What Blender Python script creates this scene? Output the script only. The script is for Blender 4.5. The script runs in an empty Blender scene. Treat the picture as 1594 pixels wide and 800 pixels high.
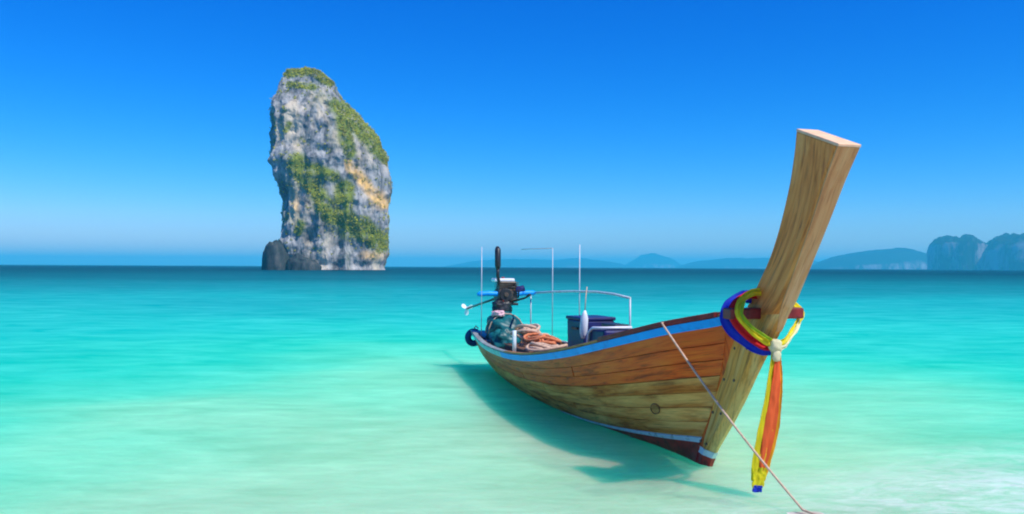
import bpy, bmesh, math, random
import numpy as np
from mathutils import Vector, Matrix, noise
random.seed(7)
rnd = random.Random(11)
SC = bpy.context.scene
COL = SC.collection

# ------------------------------------------------------------------ camera
EYE = Vector((0, 0, 1.7))
PITCH = math.atan(15.5/1300); ROLL = math.radians(-0.288)
_f = Vector((0, math.cos(PITCH), math.sin(PITCH))); _r = Vector((1, 0, 0)); _u = _r.cross(_f)
_r2 = _r*math.cos(ROLL) - _u*math.sin(ROLL); _u2 = _r2.cross(_f)
cam = bpy.data.cameras.new('camera'); camo = bpy.data.objects.new('camera', cam); COL.objects.link(camo)
m = Matrix((( _r2.x, _u2.x, -_f.x), (_r2.y, _u2.y, -_f.y), (_r2.z, _u2.z, -_f.z))).to_4x4(); m.translation = EYE
camo.matrix_world = m
cam.sensor_width = 36; cam.lens = 1300/1594*36; cam.clip_start = 0.05; cam.clip_end = 60000
SC.camera = camo

# ------------------------------------------------------------------ world, sun, exposure
SUN_EL = math.radians(54); SUN_AZ = math.radians(130)      # azimuth from +Y towards +X: to the right, slightly behind the viewer
w = bpy.data.worlds.new('World'); SC.world = w; w.use_nodes = True
nt = w.node_tree; nt.nodes.clear()
wo = nt.nodes.new('ShaderNodeOutputWorld'); bg = nt.nodes.new('ShaderNodeBackground')
sky = nt.nodes.new('ShaderNodeTexSky'); sky.sky_type = 'NISHITA'; sky.sun_disc = False
sky.sun_elevation = SUN_EL; sky.sun_rotation = SUN_AZ
sky.altitude = 0; sky.air_density = 1.0; sky.dust_density = 0.3; sky.ozone_density = 3.0
hs = nt.nodes.new('ShaderNodeHueSaturation'); hs.inputs['Saturation'].default_value = 1.4
tin = nt.nodes.new('ShaderNodeMix'); tin.data_type = 'RGBA'; tin.blend_type = 'MULTIPLY'; tin.inputs[0].default_value = 1
tin.inputs[7].default_value = (0.55, 1.0, 1.15, 1)
nt.links.new(sky.outputs[0], hs.inputs['Color']); nt.links.new(hs.outputs[0], tin.inputs[6])
sp_ = nt.nodes.new('ShaderNodeSeparateColor'); cm_ = nt.nodes.new('ShaderNodeCombineColor'); nt.links.new(tin.outputs[2], sp_.inputs[0])
for i_, (ex_, k_) in enumerate(((2.1, .36), (1.24, .56), (1.0, 1.24))):      # the deep saturated blue of a polarised slide
    pw_ = nt.nodes.new('ShaderNodeMath'); pw_.operation = 'POWER'; pw_.inputs[1].default_value = ex_; nt.links.new(sp_.outputs[i_], pw_.inputs[0])
    ml_ = nt.nodes.new('ShaderNodeMath'); ml_.operation = 'MULTIPLY'; ml_.inputs[1].default_value = k_; nt.links.new(pw_.outputs[0], ml_.inputs[0]); nt.links.new(ml_.outputs[0], cm_.inputs[i_])
nt.links.new(cm_.outputs[0], bg.inputs[0]); nt.links.new(bg.outputs[0], wo.inputs[0])
bg.inputs[1].default_value = 0.12
sl = bpy.data.lights.new('sun', 'SUN'); sl.energy = 4.8; sl.angle = math.radians(0.5); sl.color = (1, 0.955, 0.87)
so = bpy.data.objects.new('sun', sl); COL.objects.link(so)
sd = Vector((math.cos(SUN_EL)*math.sin(SUN_AZ), math.cos(SUN_EL)*math.cos(SUN_AZ), math.sin(SUN_EL)))
so.rotation_euler = (-sd).to_track_quat('-Z', 'Y').to_euler()
SC.view_settings.view_transform = 'Standard'; SC.view_settings.look = 'None'
SC.view_settings.exposure = 0.03; SC.view_settings.gamma = 1
SC.render.engine = 'CYCLES'
SC.cycles.use_denoising = True
SC.cycles.max_bounces = 8; SC.cycles.transparent_max_bounces = 12; SC.cycles.volume_bounces = 3
SC.cycles.sample_clamp_indirect = 4
SC.cycles.pixel_filter_type = 'BLACKMAN_HARRIS'; SC.cycles.filter_width = 2.0
SC.cycles.volume_step_rate = 4

# ------------------------------------------------------------------ node helpers
class NT:
    def __init__(s, name):
        s.m = bpy.data.materials.new(name); s.m.use_nodes = True
        s.t = s.m.node_tree; s.t.nodes.clear()
        s.out = s.t.nodes.new('ShaderNodeOutputMaterial')
        s.tc = s.t.nodes.new('ShaderNodeTexCoord')
    def n(s, typ, **kw):
        x = s.t.nodes.new(typ)
        for k, v in kw.items(): setattr(x, k, v)
        return x
    def l(s, a, b): s.t.links.new(a, b)
    def put(s, sock, v):
        if hasattr(v, 'is_output') or isinstance(v, bpy.types.NodeSocket): s.l(v, sock)
        elif isinstance(v, (tuple, list)) and len(v) == 3 and len(sock.default_value) == 4: sock.default_value = (*v, 1)
        else: sock.default_value = v
    def math(s, op, a, b=0.0, c=0.0, clamp=False):
        x = s.n('ShaderNodeMath', operation=op, use_clamp=clamp)
        s.put(x.inputs[0], a); s.put(x.inputs[1], b)
        if op in ('MULTIPLY_ADD', 'SMOOTH_MIN'): s.put(x.inputs[2], c)
        return x.outputs[0]
    def noise(s, vec=None, scale=1, detail=3, rough=.55, dist=0):
        x = s.n('ShaderNodeTexNoise'); s.put(x.inputs['Scale'], scale); x.inputs['Detail'].default_value = detail
        x.inputs['Roughness'].default_value = rough; x.inputs['Distortion'].default_value = dist
        s.l(vec if vec is not None else s.tc.outputs['Object'], x.inputs['Vector'])
        return x.outputs[0]
    def map(s, scale=(1, 1, 1), loc=(0, 0, 0), vec=None, rot=(0, 0, 0)):
        x = s.n('ShaderNodeMapping'); x.inputs['Scale'].default_value = scale; x.inputs['Location'].default_value = loc
        x.inputs['Rotation'].default_value = rot
        s.l(vec if vec is not None else s.tc.outputs['Object'], x.inputs['Vector']); return x.outputs[0]
    def ramp(s, fac, stops, interp='LINEAR'):
        x = s.n('ShaderNodeValToRGB'); x.color_ramp.interpolation = interp
        e = x.color_ramp.elements
        while len(e) < len(stops): e.new(0.5)
        for i, (p, c) in enumerate(stops):
            e[i].position = p; e[i].color = (*c, 1) if isinstance(c, (tuple, list)) else (c, c, c, 1)
        s.put(x.inputs[0], fac); return x.outputs[0]
    def mix(s, f, a, b, blend='MIX'):
        x = s.n('ShaderNodeMix', data_type='RGBA', blend_type=blend)
        s.put(x.inputs[0], f); s.put(x.inputs[6], a); s.put(x.inputs[7], b); return x.outputs[2]
    def bsdf(s, col, rough=.6, spec=.4, normal=None, **kw):
        x = s.n('ShaderNodeBsdfPrincipled'); s.put(x.inputs['Base Color'], col); s.put(x.inputs['Roughness'], rough)
        x.inputs['Specular IOR Level'].default_value = spec
        for k, v in kw.items(): s.put(x.inputs[k], v)
        if normal is not None: s.l(normal, x.inputs['Normal'])
        s.l(x.outputs[0], s.out.inputs['Surface']); return x
    def bump(s, h, strength=.4, dist=.02):
        x = s.n('ShaderNodeBump'); x.inputs['Strength'].default_value = strength; x.inputs['Distance'].default_value = dist
        s.l(h, x.inputs['Height']); return x.outputs[0]

def plain(name, col, rough=.5, spec=.4, var=.25, scale=9, metal=0, bump=.2, dirt=None):
    t = NT(name); n = t.noise(scale=scale, detail=5)
    lo = tuple(c*(1-var) for c in col); hi = tuple(min(1, c*(1+var)) for c in col)
    c = t.ramp(n, [(.3, lo), (.7, hi)])
    if dirt:
        d = t.noise(scale=scale*2.3, detail=6, rough=.7)
        c = t.mix(t.ramp(d, [(.52, 0.0), (.66, .75)]), c, dirt)
    t.bsdf(c, rough, spec, t.bump(t.noise(scale=scale*5, detail=3), bump, .004), Metallic=metal)
    return t.m

def wood(name, a, b, dark, worn=None, worn_lo=.45, worn_hi=.62, rough=.45, gap=1.0, axis='X', spec=.4):
    """Sawn timber, grain along the local X or Z axis, with knots, stains and worn patches of its own."""
    t = NT(name)
    if axis == 'G':      # the grain follows each bent board: (metres along it, metres across it, board number)
        ga = t.n('ShaderNodeAttribute', attribute_name='grain'); t.tc = None
        class _T: outputs = {'Object': ga.outputs['Vector']}
        t.tc = _T; axis = 'X'
    sc = (.9, 9, 9) if axis == 'X' else (9, 9, .9)
    g = t.noise(t.map(sc), 3.0, 6, .62, .6)
    c = t.ramp(g, [(.28, dark), (.45, a), (.68, b)])
    sc2 = (.42, 2.8, 3.6) if axis == 'X' else (2.8, 2.8, .42)
    if worn:
        p = t.noise(t.map(sc2, (3.1, 1.7, 9.2)), 2.2, 6, .62, .35)
        c = t.mix(t.ramp(p, [(worn_lo, 0.0), (worn_hi, .92)]), c, t.mix(g, worn, tuple(x*1.25 for x in worn)))
    st = t.noise(t.map(sc2, (8, 4, 2)), 3.0, 6, .68, .45)
    c = t.mix(t.ramp(st, [(.56, 0.0), (.70, .75)]), c, dark)
    hair = t.noise(t.map((1.2, 40, 40) if axis == 'X' else (40, 40, 1.2)), 2.0, 3, .6)
    c = t.mix(t.ramp(hair, [(.32, .45), (.42, 0.0)]), c, tuple(x*.35 for x in dark))
    info = t.n('ShaderNodeObjectInfo')
    v = t.math('MULTIPLY_ADD', info.outputs['Random'], .35, .82)
    h = t.n('ShaderNodeHueSaturation'); t.l(v, h.inputs['Value']); t.l(c, h.inputs['Color'])
    t.bsdf(h.outputs[0], t.ramp(st, [(.3, rough), (.7, rough+.2)]), spec, t.bump(g, .35, .006))
    return t.m

# ------------------------------------------------------------------ object helpers
def tag(o, label=None, cat=None, group=None, kind=None):
    for k, v in (('label', label), ('category', cat), ('group', group), ('kind', kind)):
        if v: o[k] = v
    return o
def empty(name, loc=(0, 0, 0), rz=0.0, label=None, cat=None, group=None, kind=None):
    o = bpy.data.objects.new(name, None); COL.objects.link(o); o.location = loc; o.rotation_euler = (0, 0, rz)
    return tag(o, label, cat, group, kind)
class MB:
    def __init__(s): s.v = []; s.f = []
    def add(s, v, f):
        k = len(s.v); s.v += [tuple(p) for p in v]; s.f += [tuple(i+k for i in q) for q in f]; return s
    def box(s, c, d, rot=None, taper=1.0):
        c = Vector(c); vs = []
        for z in (-1, 1):
            for x, y in ((-1, -1), (1, -1), (1, 1), (-1, 1)):
                k = taper if z > 0 else 1
                p = Vector((x*d[0]/2*k, y*d[1]/2*k, z*d[2]/2))
                if rot: p = rot @ p
                vs.append(c+p)
        return s.add(vs, [(0, 3, 2, 1), (4, 5, 6, 7), (0, 1, 5, 4), (1, 2, 6, 5), (2, 3, 7, 6), (3, 0, 4, 7)])
    def tube(s, pts, r, n=10, cap=True, flat=1.0):
        pts = [Vector(p) for p in pts]; N = len(pts)
        R = r if isinstance(r, (list, tuple)) else [r]*N
        up = Vector((0, 0, 1)); vs = []; fs = []
        for i, p in enumerate(pts):
            d = (pts[min(i+1, N-1)]-pts[max(i-1, 0)]).normalized()
            if abs(d.dot(up)) > .97: up = Vector((1, 0, 0))
            a = d.cross(up).normalized(); b = a.cross(d).normalized(); up = b
            for k in range(n):
                t = 2*math.pi*k/n; vs.append(p + a*math.cos(t)*R[i] + b*math.sin(t)*R[i]*flat)
        for i in range(N-1):
            for k in range(n):
                fs.append((i*n+k, i*n+(k+1) % n, (i+1)*n+(k+1) % n, (i+1)*n+k))
        if cap: fs.append(tuple(range(n))[::-1]); fs.append(tuple((N-1)*n+k for k in range(n)))
        return s.add(vs, fs)
    def build(s, name, mat, parent=None, smooth=False, bevel=0.0, seg=2):
        me = bpy.data.meshes.new(name); me.from_pydata(s.v, [], s.f)
        bm = bmesh.new(); bm.from_mesh(me); bmesh.ops.recalc_face_normals(bm, faces=bm.faces)
        if bevel:
            es = [e for e in bm.edges if e.is_manifold and e.calc_face_angle(0) > .6]
            bmesh.ops.bevel(bm, geom=es, offset=bevel, segments=seg, profile=.5, affect='EDGES', clamp_overlap=True)
        bm.to_mesh(me); bm.free()
        if smooth:
            me.polygons.foreach_set('use_smooth', [True]*len(me.polygons))
        if mat: me.materials.append(mat)
        o = bpy.data.objects.new(name, me); COL.objects.link(o)
        if parent: o.parent = parent
        return o
def auto_smooth(o, ang=40):
    me = o.data; bm = bmesh.new(); bm.from_mesh(me)
    for f in bm.faces: f.smooth = True
    for e in bm.edges: e.smooth = not (e.is_manifold and e.calc_face_angle(0) > math.radians(ang))
    bm.to_mesh(me); bm.free(); return o
def interp(x, xs, ys): return float(np.interp(x, xs, ys))
def grain(o, coords):
    at_ = o.data.attributes.new('grain', 'FLOAT_VECTOR', 'POINT')
    at_.data.foreach_set('vector', [c for v in coords for c in v])
def smoothtab(xs, ys):
    """monotone cubic-ish interpolation of a small table"""
    xs = list(xs); ys = list(ys); n = len(xs)
    m_ = [0]*n
    for i in range(n):
        if i == 0: m_[i] = (ys[1]-ys[0])/(xs[1]-xs[0])
        elif i == n-1: m_[i] = (ys[-1]-ys[-2])/(xs[-1]-xs[-2])
        else: m_[i] = (ys[i+1]-ys[i-1])/(xs[i+1]-xs[i-1])
    def f(x):
        if x <= xs[0]: return ys[0]
        if x >= xs[-1]: return ys[-1]
        i = max(k for k in range(n-1) if xs[k] <= x)
        h = xs[i+1]-xs[i]; t = (x-xs[i])/h
        return ((2*t**3-3*t*t+1)*ys[i]+(t**3-2*t*t+t)*h*m_[i]+(-2*t**3+3*t*t)*ys[i+1]+(t**3-t*t)*h*m_[i+1])
    return f

# ================================================================== SEA BED
def bed_depth(x, y):
    d = interp(y, [-60, 2, 4.6, 5.8, 8, 12, 20, 40, 120, 400], [-6, -.35, -.02, .10, .20, .28, .60, 1.6, 6, 12])
    if y < 30:
        d += -0.05*max(0, min(1.6, x-.6))*max(0, 1-(y-4)/7) + .05*max(0, min(3, -x))*max(0, 1-(y-4)/12)
        d += .025*noise.noise(Vector((x*.5, y*.5, 0))) + .008*math.sin(9*(y+.25*math.sin(x*1.3)+.18*noise.noise(Vector((x*.9, y*.9, 4)))*3))*(y > 0)
        # low hump of wet sand that just breaks the surface
        d -= max(0, d+.018)*math.exp(-(((x-2.04)/.17)**2+((y-5.80)/.10)**2)**2)
    return d
ys = [-60, -20, -8, -2, 1, 2.5] + list(np.linspace(3.5, 22, 190)) + list(np.geomspace(22.5, 400, 30)) + [12600]
xs = [-8900, -900, -200, -80, -40, -22, -14] + list(np.linspace(-11, 11, 120)) + [14, 22, 40, 80, 200, 900, 8900]
V = [(x, y, -bed_depth(x, y)) for y in ys for x in xs]; nx = len(xs)
Fc = [(j*nx+i, j*nx+i+1, (j+1)*nx+i+1, (j+1)*nx+i) for j in range(len(ys)-1) for i in range(nx-1)]
t = NT('white_sand')
c = t.ramp(t.noise(scale=1.1, detail=6), [(.3, (.80, .76, .66)), (.55, (.86, .83, .74)), (.75, (.76, .74, .64))])
c = t.mix(t.ramp(t.noise(scale=70, detail=3), [(.52, 0.0), (.75, .25)]), c, (.6, .54, .42))
# sand that has only just drained is darker
pz = t.n('ShaderNodeSeparateXYZ'); t.l(t.tc.outputs['Object'], pz.inputs[0])
wet = t.ramp(t.math('ADD', t.math('MULTIPLY', pz.outputs[2], 14), t.noise(scale=6, detail=4)), [(.30, 0.0), (.5, .8)])
c = t.mix(wet, c, (.42, .37, .27))
t.bsdf(c, .8, .2, t.bump(t.noise(scale=25, detail=5), .4, .01))
o = MB().add(V, Fc).build('sea_bed', t.m, smooth=True); tag(o, kind='structure', label='pale sand under the shallow water')

# ================================================================== WATER
t = NT('sea_water')
pos = t.n('ShaderNodeSeparateXYZ'); t.l(t.tc.outputs['Object'], pos.inputs[0])
wv = t.n('ShaderNodeCombineXYZ')
lg0 = t.math('LOGARITHM', t.math('MAXIMUM', pos.outputs[1], 1.0), 10.0)      # decades of distance offshore
xr = t.math('DIVIDE', pos.outputs[0], t.math('MAXIMUM', pos.outputs[1], 4.0))
t.l(t.math('MULTIPLY', xr, 1.6), wv.inputs[0]); t.l(t.math('MULTIPLY', lg0, 4.2), wv.inputs[1])
patch = t.noise(wv.outputs[0], 1.1, 4, .5, .3)                                  # broad sand bars and weed beds
lg = t.math('ADD', lg0, t.math('MULTIPLY', t.math('SUBTRACT', patch, .5), .34))
lg = t.math('ADD', lg, t.math('MULTIPLY', t.math('POWER', t.math('ABSOLUTE', t.math('SUBTRACT', xr, .06)), 2.0), t.math('MULTIPLY', t.math('SUBTRACT', 2.0, t.math('MULTIPLY', lg0, 1.2), clamp=True), .55)))
F_ = lambda d: math.log10(d)/4.2
lgn = t.math('DIVIDE', lg, 4.2)
body = t.ramp(lgn, [(F_(6), (.44, .80, .48)), (F_(8.5), (.34, .79, .45)), (F_(11.5), (.20, .76, .43)), (F_(14), (.08, .70, .42)), (F_(17.5), (.005, .61, .40)),
                    (F_(26), (.0, .54, .43)), (F_(40), (.0, .40, .38)), (F_(62), (.0, .27, .29)), (F_(120), (.0, .15, .185)), (F_(260), (.0, .075, .11)), (F_(1500), (.0, .04, .07))])
tint = t.ramp(lgn, [(F_(5), (.83, .985, .90)), (F_(7), (.74, .98, .85)), (F_(10), (.66, .975, .81)), (F_(14), (.52, .97, .80)), (F_(22), (.1, .94, .80))])
mott = t.noise(t.map((2.6, 5.5, 1), vec=wv.outputs[0]), 3.0, 6, .62, .5)                # smaller mottling of sand and weed
# soft paler and duller streaks of the water colour along the swell
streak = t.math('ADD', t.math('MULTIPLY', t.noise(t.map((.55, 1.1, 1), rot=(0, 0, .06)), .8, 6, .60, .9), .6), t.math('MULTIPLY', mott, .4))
paler = t.n('ShaderNodeHueSaturation'); paler.inputs['Value'].default_value = 1.13; paler.inputs['Saturation'].default_value = .93; t.l(body, paler.inputs['Color'])
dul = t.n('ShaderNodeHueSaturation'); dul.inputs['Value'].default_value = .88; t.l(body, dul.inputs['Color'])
body = t.mix(t.ramp(streak, [(.36, .0), (.64, 1.0)]), dul.outputs[0], paler.outputs[0])
fine = t.noise(t.map((.8, 3.4, 1)), 2.2, 4, .6, .6)
# foam: wisps of bubbles in the last inches of water
near = t.math('SUBTRACT', 1.0, t.math('DIVIDE', t.math('SUBTRACT', t.math('SUBTRACT', pos.outputs[1], t.math('MULTIPLY', t.math('MAXIMUM', t.math('SUBTRACT', pos.outputs[0], 1.7), 0.0), .55)), 5.3), 1.5), clamp=True)
right = t.math('MULTIPLY_ADD', pos.outputs[0], .36, -.05, clamp=True)
wisp = t.noise(t.map((1.0, 2.0, 1), rot=(0, 0, -.35)), 2.3, 7, .68, 1.6)
cloud = t.noise(t.map((.45, .8, 1), (2.3, .6, 0), rot=(0, 0, -.3)), 1.0, 3, .5, .4)
foam = t.math('MULTIPLY', t.math('MULTIPLY', near, right), t.ramp(t.math('ADD', t.math('MULTIPLY', wisp, .6), t.math('MULTIPLY', cloud, .4)), [(.42, 0.0), (.60, 1.0)]), clamp=True)
h1 = t.math('ADD', t.noise(t.map((.5, 1.6, 1)), 1.6, 6, .6, .4), t.math('MULTIPLY', t.noise(t.map((1, 1.7, 1), rot=(0, 0, .3)), 5.5, 4, .6, .6), .35))
bmp = t.n('ShaderNodeBump'); bmp.inputs['Strength'].default_value = .5; bmp.inputs['Distance'].default_value = .16; t.l(h1, bmp.inputs['Height'])
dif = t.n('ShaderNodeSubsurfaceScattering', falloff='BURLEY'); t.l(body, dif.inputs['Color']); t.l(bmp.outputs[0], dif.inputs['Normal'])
dif.inputs['Scale'].default_value = 1.7; dif.inputs['Radius'].default_value = (.15, 1.0, .72)    # milky water carries light sideways
tr = t.n('ShaderNodeBsdfTransparent'); t.l(tint, tr.inputs[0])
gl = t.n('ShaderNodeBsdfGlossy'); gl.inputs['Roughness'].default_value = .13; t.l(bmp.outputs[0], gl.inputs['Normal'])
fo = t.n('ShaderNodeBsdfDiffuse'); fo.inputs[0].default_value = (.74, .77, .74, 1); t.l(bmp.outputs[0], fo.inputs['Normal'])
def mixs(f, a, b):
    x = t.n('ShaderNodeMixShader'); t.put(x.inputs[0], f); t.l(a, x.inputs[1]); t.l(b, x.inputs[2]); return x.outputs[0]
turb = t.ramp(lgn, [(F_(5), .45), (F_(8), .78), (F_(12), .92), (F_(15), 1.0), (F_(20), 1.0)])
turb = t.math('ADD', turb, t.math('MULTIPLY', t.math('SUBTRACT', fine, .45), .22), clamp=True)
s1 = mixs(turb, tr.outputs[0], dif.outputs[0])
fr = t.n('ShaderNodeFresnel'); fr.inputs[0].default_value = 1.33; t.l(bmp.outputs[0], fr.inputs['Normal'])
fac = t.math('MINIMUM', t.math('MULTIPLY', fr.outputs[0], .34), t.ramp(lgn, [(F_(8), .065), (F_(18), .05)]))
s2 = mixs(fac, s1, gl.outputs[0])
s3 = mixs(t.math('MULTIPLY', foam, .65), s2, fo.outputs[0])
t.l(s3, t.out.inputs['Surface'])
WATER = t.m
ys = [-200, -20, -3, 2] + list(np.linspace(3.5, 30, 260)) + list(np.geomspace(30.3, 900, 60)) + [12500]
xs = [-8800, -900, -200, -80, -40, -24] + list(np.linspace(-19, 19, 150)) + [24, 40, 80, 200, 900, 8800]
def wave(x, y):
    if y < 3 or y > 200: return 0
    q = noise.noise(Vector((x*.22, y*.75+x*.1, 1.3)))*.022 + noise.noise(Vector((x*.8, y*2.2, 5)))*.007
    return q*min(1, (y-3)/3)
V = [(x, y, wave(x, y)) for y in ys for x in xs]; nx = len(xs)
Fc = [(j*nx+i, j*nx+i+1, (j+1)*nx+i+1, (j+1)*nx+i) for j in range(len(ys)-1) for i in range(nx-1)]
o = MB().add(V, Fc).build('water', WATER, smooth=True); tag(o, kind='structure', label='clear turquoise sea turning deep blue at the horizon')

# ================================================================== LONGTAIL BOAT
varn = wood('varnished_planks', (.70, .085, .003), (.80, .165, .010), (.16, .02, .003), (.60, .30, .07), .66, .84, .38, axis='G')
worn = wood('worn_planks', (.50, .12, .010), (.74, .26, .04), (.12, .03, .004), (.86, .44, .12), .44, .66, .55, axis='G')
stemw = wood('stem_timber', (.70, .27, .035), (.90, .44, .08), (.20, .07, .012), (.74, .50, .18), .5, .7, .5, axis='G')
proww = wood('prow_timber', (.74, .235, .03), (.92, .37, .07), (.28, .07, .01), (.90, .44, .12), .55, .75, .5, axis='G')
prowedge = wood('sunlit_prow_timber', (.74, .36, .12), (.84, .50, .20), (.50, .22, .07), (.84, .58, .32), .58, .8, .5, axis='G')  # paler version of the prow timber, sunlight on the front put into the colour
redbot = plain('red_bottom_paint', (.42, .03, .02), .5, .4, .45, 6, dirt=(.08, .02, .012))
maroon = plain('maroon_paint', (.20, .018, .016), .4, .4, .4, 8, dirt=(.02, .008, .008))
bluep = plain('sky_blue_paint', (.0, .34, 1.0), .45, .25, .12, 4, dirt=(.01, .22, .70))
palep = plain('pale_turquoise_paint', (.16, .52, .60), .4, .4, .2, 5, dirt=(.06, .16, .2))
whitep = plain('white_paint', (.62, .70, .72), .45, .4, .15, 6, dirt=(.3, .32, .25))
deckw = wood('deck_boards', (.16, .07, .03), (.28, .14, .06), (.05, .02, .01), None)
capw = wood('cap_rail_wood', (.42, .18, .04), (.58, .30, .09), (.18, .06, .015), None)
greyw = plain('weathered_grey_paint', (.28, .32, .31), .6, .3, .35, 7, dirt=(.2, .08, .06))
inner = plain('inner_hull_paint', (.07, .06, .06), .6, .3, .5, 6, dirt=(.16, .05, .02))
steel = plain('galvanised_steel', (.50, .53, .58), .5, .4, .15, 12, metal=.2)
blackm = plain('black_metal', (.018, .02, .024), .45, .5, .4, 14)
rustm = plain('rusty_engine_metal', (.11, .09, .07), .55, .5, .5, 12, metal=.3, dirt=(.22, .09, .03))
redm = plain('red_enamel', (.40, .03, .02), .4, .5, .3, 10)
pinkm = plain('pink_pale_plastic', (.72, .45, .48), .5, .4, .1, 10)
navy = plain('navy_plastic', (.012, .016, .11), .4, .4, .4, 8, dirt=(.06, .01, .06))
whitepl = plain('white_plastic', (.80, .80, .84), .4, .4, .06, 8)
teal = plain('teal_tarpaulin', (.006, .12, .13), .45, .4, .5, 5, dirt=(.0, .03, .04))
ropem = plain('manila_rope', (.62, .42, .30), .85, .2, .25, 40, bump=.8)
ropeo = plain('orange_rope', (.66, .22, .10), .85, .2, .25, 40, bump=.8)
rubber = plain('blue_rubber', (.01, .045, .16), .6, .3, .3, 10)

AX = math.radians(16)
HX, HY = math.sin(AX), -math.cos(AX)
BOAT = (1.692194, 7.36355259, 0.0); BRZ = math.atan2(HY, HX)
boat = empty('longtail_boat', BOAT, BRZ, 'varnished wooden longtail boat with tall prow and blue rail, floating in the turquoise shallows', 'boat')
# boat frame: x forward from the forefoot, y to port, z up from the waterline
A0 = [-7.17, -5.68, -4.02, -2.70, -1.43, -.49, .19, .44, .64]
fB = smoothtab(A0, [.40, .60, .75, .80, .78, .67, .46, .34, .20])
fS = smoothtab(A0, [.615, .555, .586, .679, .855, 1.043, 1.206, 1.268, 1.315])
KA = [-6.95, -6, -4, -2, -.6, 0]
fK = smoothtab(KA, [.08, -.03, -.10, -.10, -.045, -.01])
SZ = [-.01, .157, .412, .71, .996, 1.19, 1.35]
SA = [-.02, .03, .20, .36, .50, .60, .655]
def P(u, t, side=-1, off=0.0):
    a1 = -7.17+7.81*u; ak = -6.95+6.95*u
    zk, zs = fK(ak), fS(a1); z = zk+(zs-zk)*t
    a_st = -6.95-.22*t; a_b = interp(z if u > .999 else (-.01+1.325*t), SZ, SA)
    a = a_st+(a_b-a_st)*u
    pw = interp(ak, [-7, -4, -2.7, -.96, -.3, 0], [.40, .42, .45, .60, .78, .9])
    b = .045+(fB(a1)-.045)*(max(t, 0)**pw)
    if u > .93:
        k = (u-.93)/.07; be = .06+.13*t**5
        b = b*(1-k*k)+be*k*k
    # outward offset along the section normal (approx.)
    ny = interp(t, [0, .3, 1], [.55, .8, .97]); nz = -math.sqrt(1-ny*ny)
    return Vector((a, side*(b+off*ny), z+off*nz))
def tz(u, dz):   # t that lies dz metres below the sheer
    a1 = -7.17+7.81*u; ak = -6.95+6.95*u
    return 1-dz/(fS(a1)-fK(ak))
def strip(name, side, t0, t1, o0, o1, mat, us, nt_=3, label=None, parent=None, bulge=0.0):
    """a board running along the hull between section fractions t0 and t1, from offset o0 (inside) to o1 (outside)"""
    b = MB(); f0 = t0 if callable(t0) else (lambda u: t0); f1 = t1 if callable(t1) else (lambda u: t1)
    n = nt_+1; V = []; sd_ = rnd.uniform(0, 50); G_ = [(u*8+sd_, (k if k < n else 2*n-1-k)*.035+sd_*.37, side*3.3) for u in us for k in range(2*n)]
    for u in us:
        for k in range(n): V.append(P(u, f0(u)+(f1(u)-f0(u))*k/nt_, side, o1+bulge*math.sin(math.pi*k/nt_)))
        for k in range(n): V.append(P(u, f1(u)+(f0(u)-f1(u))*k/nt_, side, o0))
    m_ = 2*n; Fc = []
    for i in range(len(us)-1):
        for k in range(m_): Fc.append((i*m_+k, i*m_+(k+1) % m_, (i+1)*m_+(k+1) % m_, (i+1)*m_+k))
    Fc.append(tuple(range(m_))[::-1]); Fc.append(tuple((len(us)-1)*m_+k for k in range(m_)))
    o = b.add(V, Fc).build(name, mat, parent or boat); grain(o, G_); auto_smooth(o, 35)
    if label: o['label'] = label
    return o
U = list(np.linspace(0, .9, 46))+list(np.linspace(.91, 1, 14))
wt = lambda u: interp(u, [0, .35, .72, 1], [.02, .085, .115, .145])      # white boot stripe
wl_ = lambda u: interp(u, [0, .35, .72, 1], [.055, .11, .135, .178])
edges = [.0, .19, .31, .42, .52, .62, .72, .82]
def railt(u): return tz(u, .070)
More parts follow.
